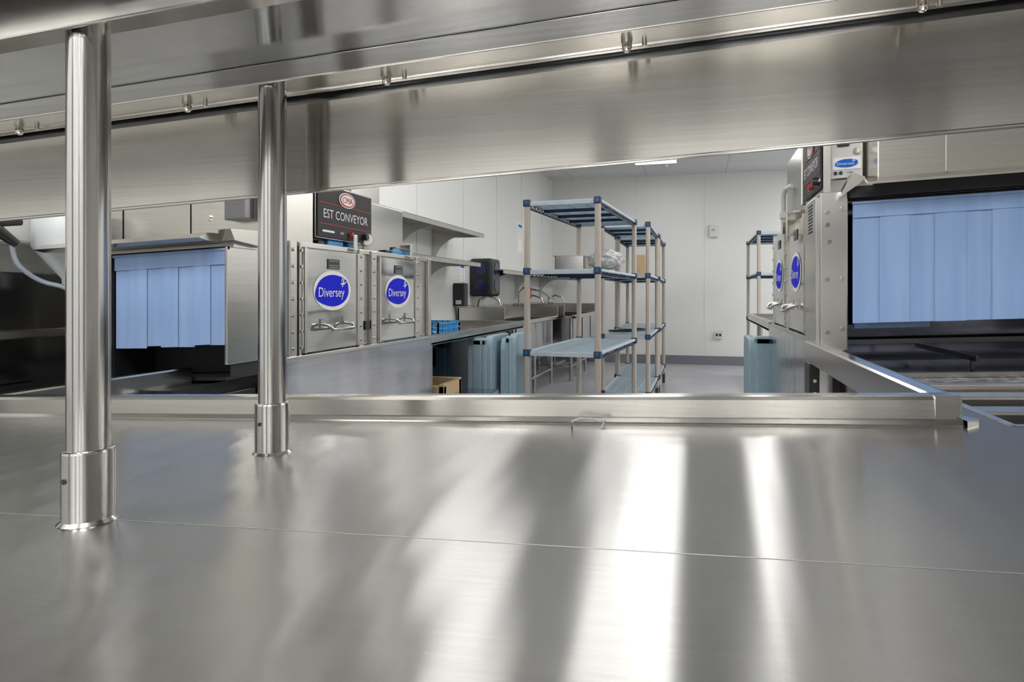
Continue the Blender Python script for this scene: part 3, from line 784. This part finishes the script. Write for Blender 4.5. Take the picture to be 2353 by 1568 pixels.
b.obj('bubble_wrap', label='crumpled bundle of clear bubble wrap on the rack shelf', category='bubble wrap')
level(-.6)
B(M_CARD).box(-.58, -.46, 6.35, 6.7, .205, .39, bev=.003).m(M_TAUPE).box(-.525, -.515, 6.349, 6.701, .34, .391).obj('cardboard_box', label='small brown cardboard box on the rack shelf', category='box')
b = B(M_BLACK)
pts = [(-.75+.11*math.cos(a*.5)+.007*a, 6.5+.09*math.sin(a*.5), -.335+.0008*a) for a in range(0, 30)]
b.tube(pts, .009, 8); b.obj('coiled_cable', label='black coiled cable lying on the rack shelf', category='cable')

# ------------------------------------------------------------------ plastic dish caddies
def caddy(u0, u1, v0, v1, ztop, mat, lab, group='moulded plastic dish caddies'):
    level(0)
    t = thing('dish_caddy', (u0+u1)/2, (v0+v1)/2, FL, lab, 'dish cart', group)
    B(mat).box(u0, u1, v0, v1, FL+.13, FL+.22, bev=.025, seg=3).obj('base', t)
    def panel(uc, h):
        P = []
        a0, a1 = v0+.02, v1-.02
        P += [(a0, FL+.2), (a1, FL+.2)]
        for k in range(7): 
            a = k/6*math.pi/2; P.append((a1-.06+.06*math.cos(a), h-.08+.08*math.sin(a)))
        for k in range(7):
            a = math.pi/2+k/6*math.pi/2; P.append((a0+.06+.06*math.cos(a), h-.08+.08*math.sin(a)))
        B(mat).prism(P, 'u', uc-.025, uc+.025).obj('side_wall', t, bevel=.01)
    panel(u0+.03, ztop-.03); panel(u1-.03, ztop)
    b = B(mat)
    vm = (v0+v1)/2; w = u1-u0
    y0, y1 = v0+.015, v0+.06
    b.box(u0+.04, u0+.04+w*.38, y0, y1, FL+.2, ztop-.02, bev=.012, seg=3)
    b.box(u1-.04-w*.22, u1-.04, y0, y1, FL+.2, ztop-.02, bev=.012, seg=3)
    b.box(u0+.04, u1-.04, y0, y1, ztop-.07, ztop-.015, bev=.012, seg=3)
    b.box(u0+.04, u1-.04, y0+.004, y1, FL+.2, ztop-.19, bev=.012, seg=3)
    b.obj('front_wall', t)
    B(mat).box(u0+.03, u1-.03, vm-.03, vm+.03, FL+.2, ztop-.05, bev=.015).obj('divider', t)
    for x in (u0+.05, u1-.05):
        for y in (v0+.07, v1-.07):
            B(M_RUB).cyl((x-.015, y, FL+.06), (x+.015, y, FL+.06), .06).m(M_BOLT).box(x-.022, x+.022, y-.02, y+.02, FL+.10, FL+.135).obj('caster', t)
caddy(-1.49, -1.31, 4.24, 4.74, -.280, M_CART, 'pale blue-grey moulded plastic dish caddy beside the landing table')
caddy(-1.29, -1.17, 4.34, 4.84, -.270, M_CART, 'narrow pale blue-grey moulded plastic dish caddy by the rack post')
caddy(-1.98, -1.62, 4.3, 4.9, -.31, M_CARTD, 'dark blue moulded plastic dish caddy under the landing table')
caddy(.295, .56, 4.20, 4.70, -.235, M_CART, 'pale blue-grey moulded plastic dish caddy under the landing table edge')

level(0)
t = thing('equipment_stand', -1.6, 3.75, FL, 'low steel equipment stand on the floor under the table', 'stand')
B(M_SKIRT).box(-1.98, -1.36, 3.56, 3.98, -.66, -.63, bev=.004).box(-1.42, -1.20, 3.75, 4.05, -.72, -.60, bev=.006).obj('stand_top', t)
for x in (-1.94, -1.40):
    for y in (3.6, 3.94): B(M_POST).cyl((x, y, FL), (x, y, -.66), .015).obj('leg', t)
b = B(M_CARD).box(-1.90, -1.42, 3.66, 3.70, -.63, -.54, bev=.003).box(-1.90, -1.42, 3.92, 3.96, -.63, -.52, bev=.003).box(-1.90, -1.42, 3.68, 3.94, -.63, -.62).box(-1.45, -1.42, 3.66, 3.96, -.63, -.53)
b.m(M_TXT).box(-1.56, -1.48, 3.657, 3.661, -.61, -.58)
b.obj('cardboard_box', label='flat open cardboard carton on the steel stand', category='box')

# ------------------------------------------------------------------ detergent hopper + hose
level(-2.1)
t = thing('detergent_hopper', -2.12, 1.80, .1, 'white plastic detergent hopper with conical bottom on the wall', 'hopper')
B(M_HOPP).lathe(-2.13, 1.86, [(.0, .105), (.02, .105), (.022, .14), (.10, .235), (.11, .25), (.11, .36), (.10, .37), (0, .37)]).obj('hopper_body', t)
B(M_WHITE).box(-2.33, -2.22, 1.55, 2.0, .26, .36, bev=.01).obj('hopper_bracket', t)
t = thing('spray_gun', -2.15, 1.66, .15, 'black spray gun with clear curved hose hanging at the wall', 'spray gun')
B(M_BLACK).cyl((-2.16, 1.62, .30), (-2.14, 1.68, .25), .020, .014).cyl((-2.15, 1.60, .31), (-2.15, 1.70, .325), .012).obj('nozzle', t)
ctrl = [Vector(p) for p in [(-2.15, 1.66, .27), (-2.15, 1.67, .25), (-2.14, 1.68, .19), (-2.12, 1.71, .15), (-2.09, 1.74, .125), (-2.05, 1.77, .11), (-2.03, 1.79, .08), (-2.03, 1.80, .0), (-2.03, 1.80, -.05)]]
P = []
for i in range(1, len(ctrl)-2):
    for k in range(5):
        f = k/5; p0, p1, p2, p3 = ctrl[i-1:i+3]
        P.append(.5*((2*p1)+(p2-p0)*f+(2*p0-5*p1+4*p2-p3)*f*f+(3*p1-p0-3*p2+p3)*f**3))
B(M_HOSE).tube(P, .008, 12).obj('hose', t)

# ------------------------------------------------------------------ world + camera
w = bpy.data.worlds.new('world'); scene.world = w; w.use_nodes = True
w.node_tree.nodes['Background'].inputs[0].default_value = (.8, .85, .9, 1)
w.node_tree.nodes['Background'].inputs[1].default_value = .3
cd = bpy.data.cameras.new('camera'); co = bpy.data.objects.new('camera', cd)
bpy.context.collection.objects.link(co)
co.location = (0, 0, DATUM); co.rotation_euler = (math.radians(90), 0, math.radians(15.4))
cd.sensor_width = 36; cd.lens = 23.56; cd.shift_y = -.0459; cd.clip_start = .02
scene.camera = co
for o in bpy.data.objects:
    if 'w' in o: del o['w']
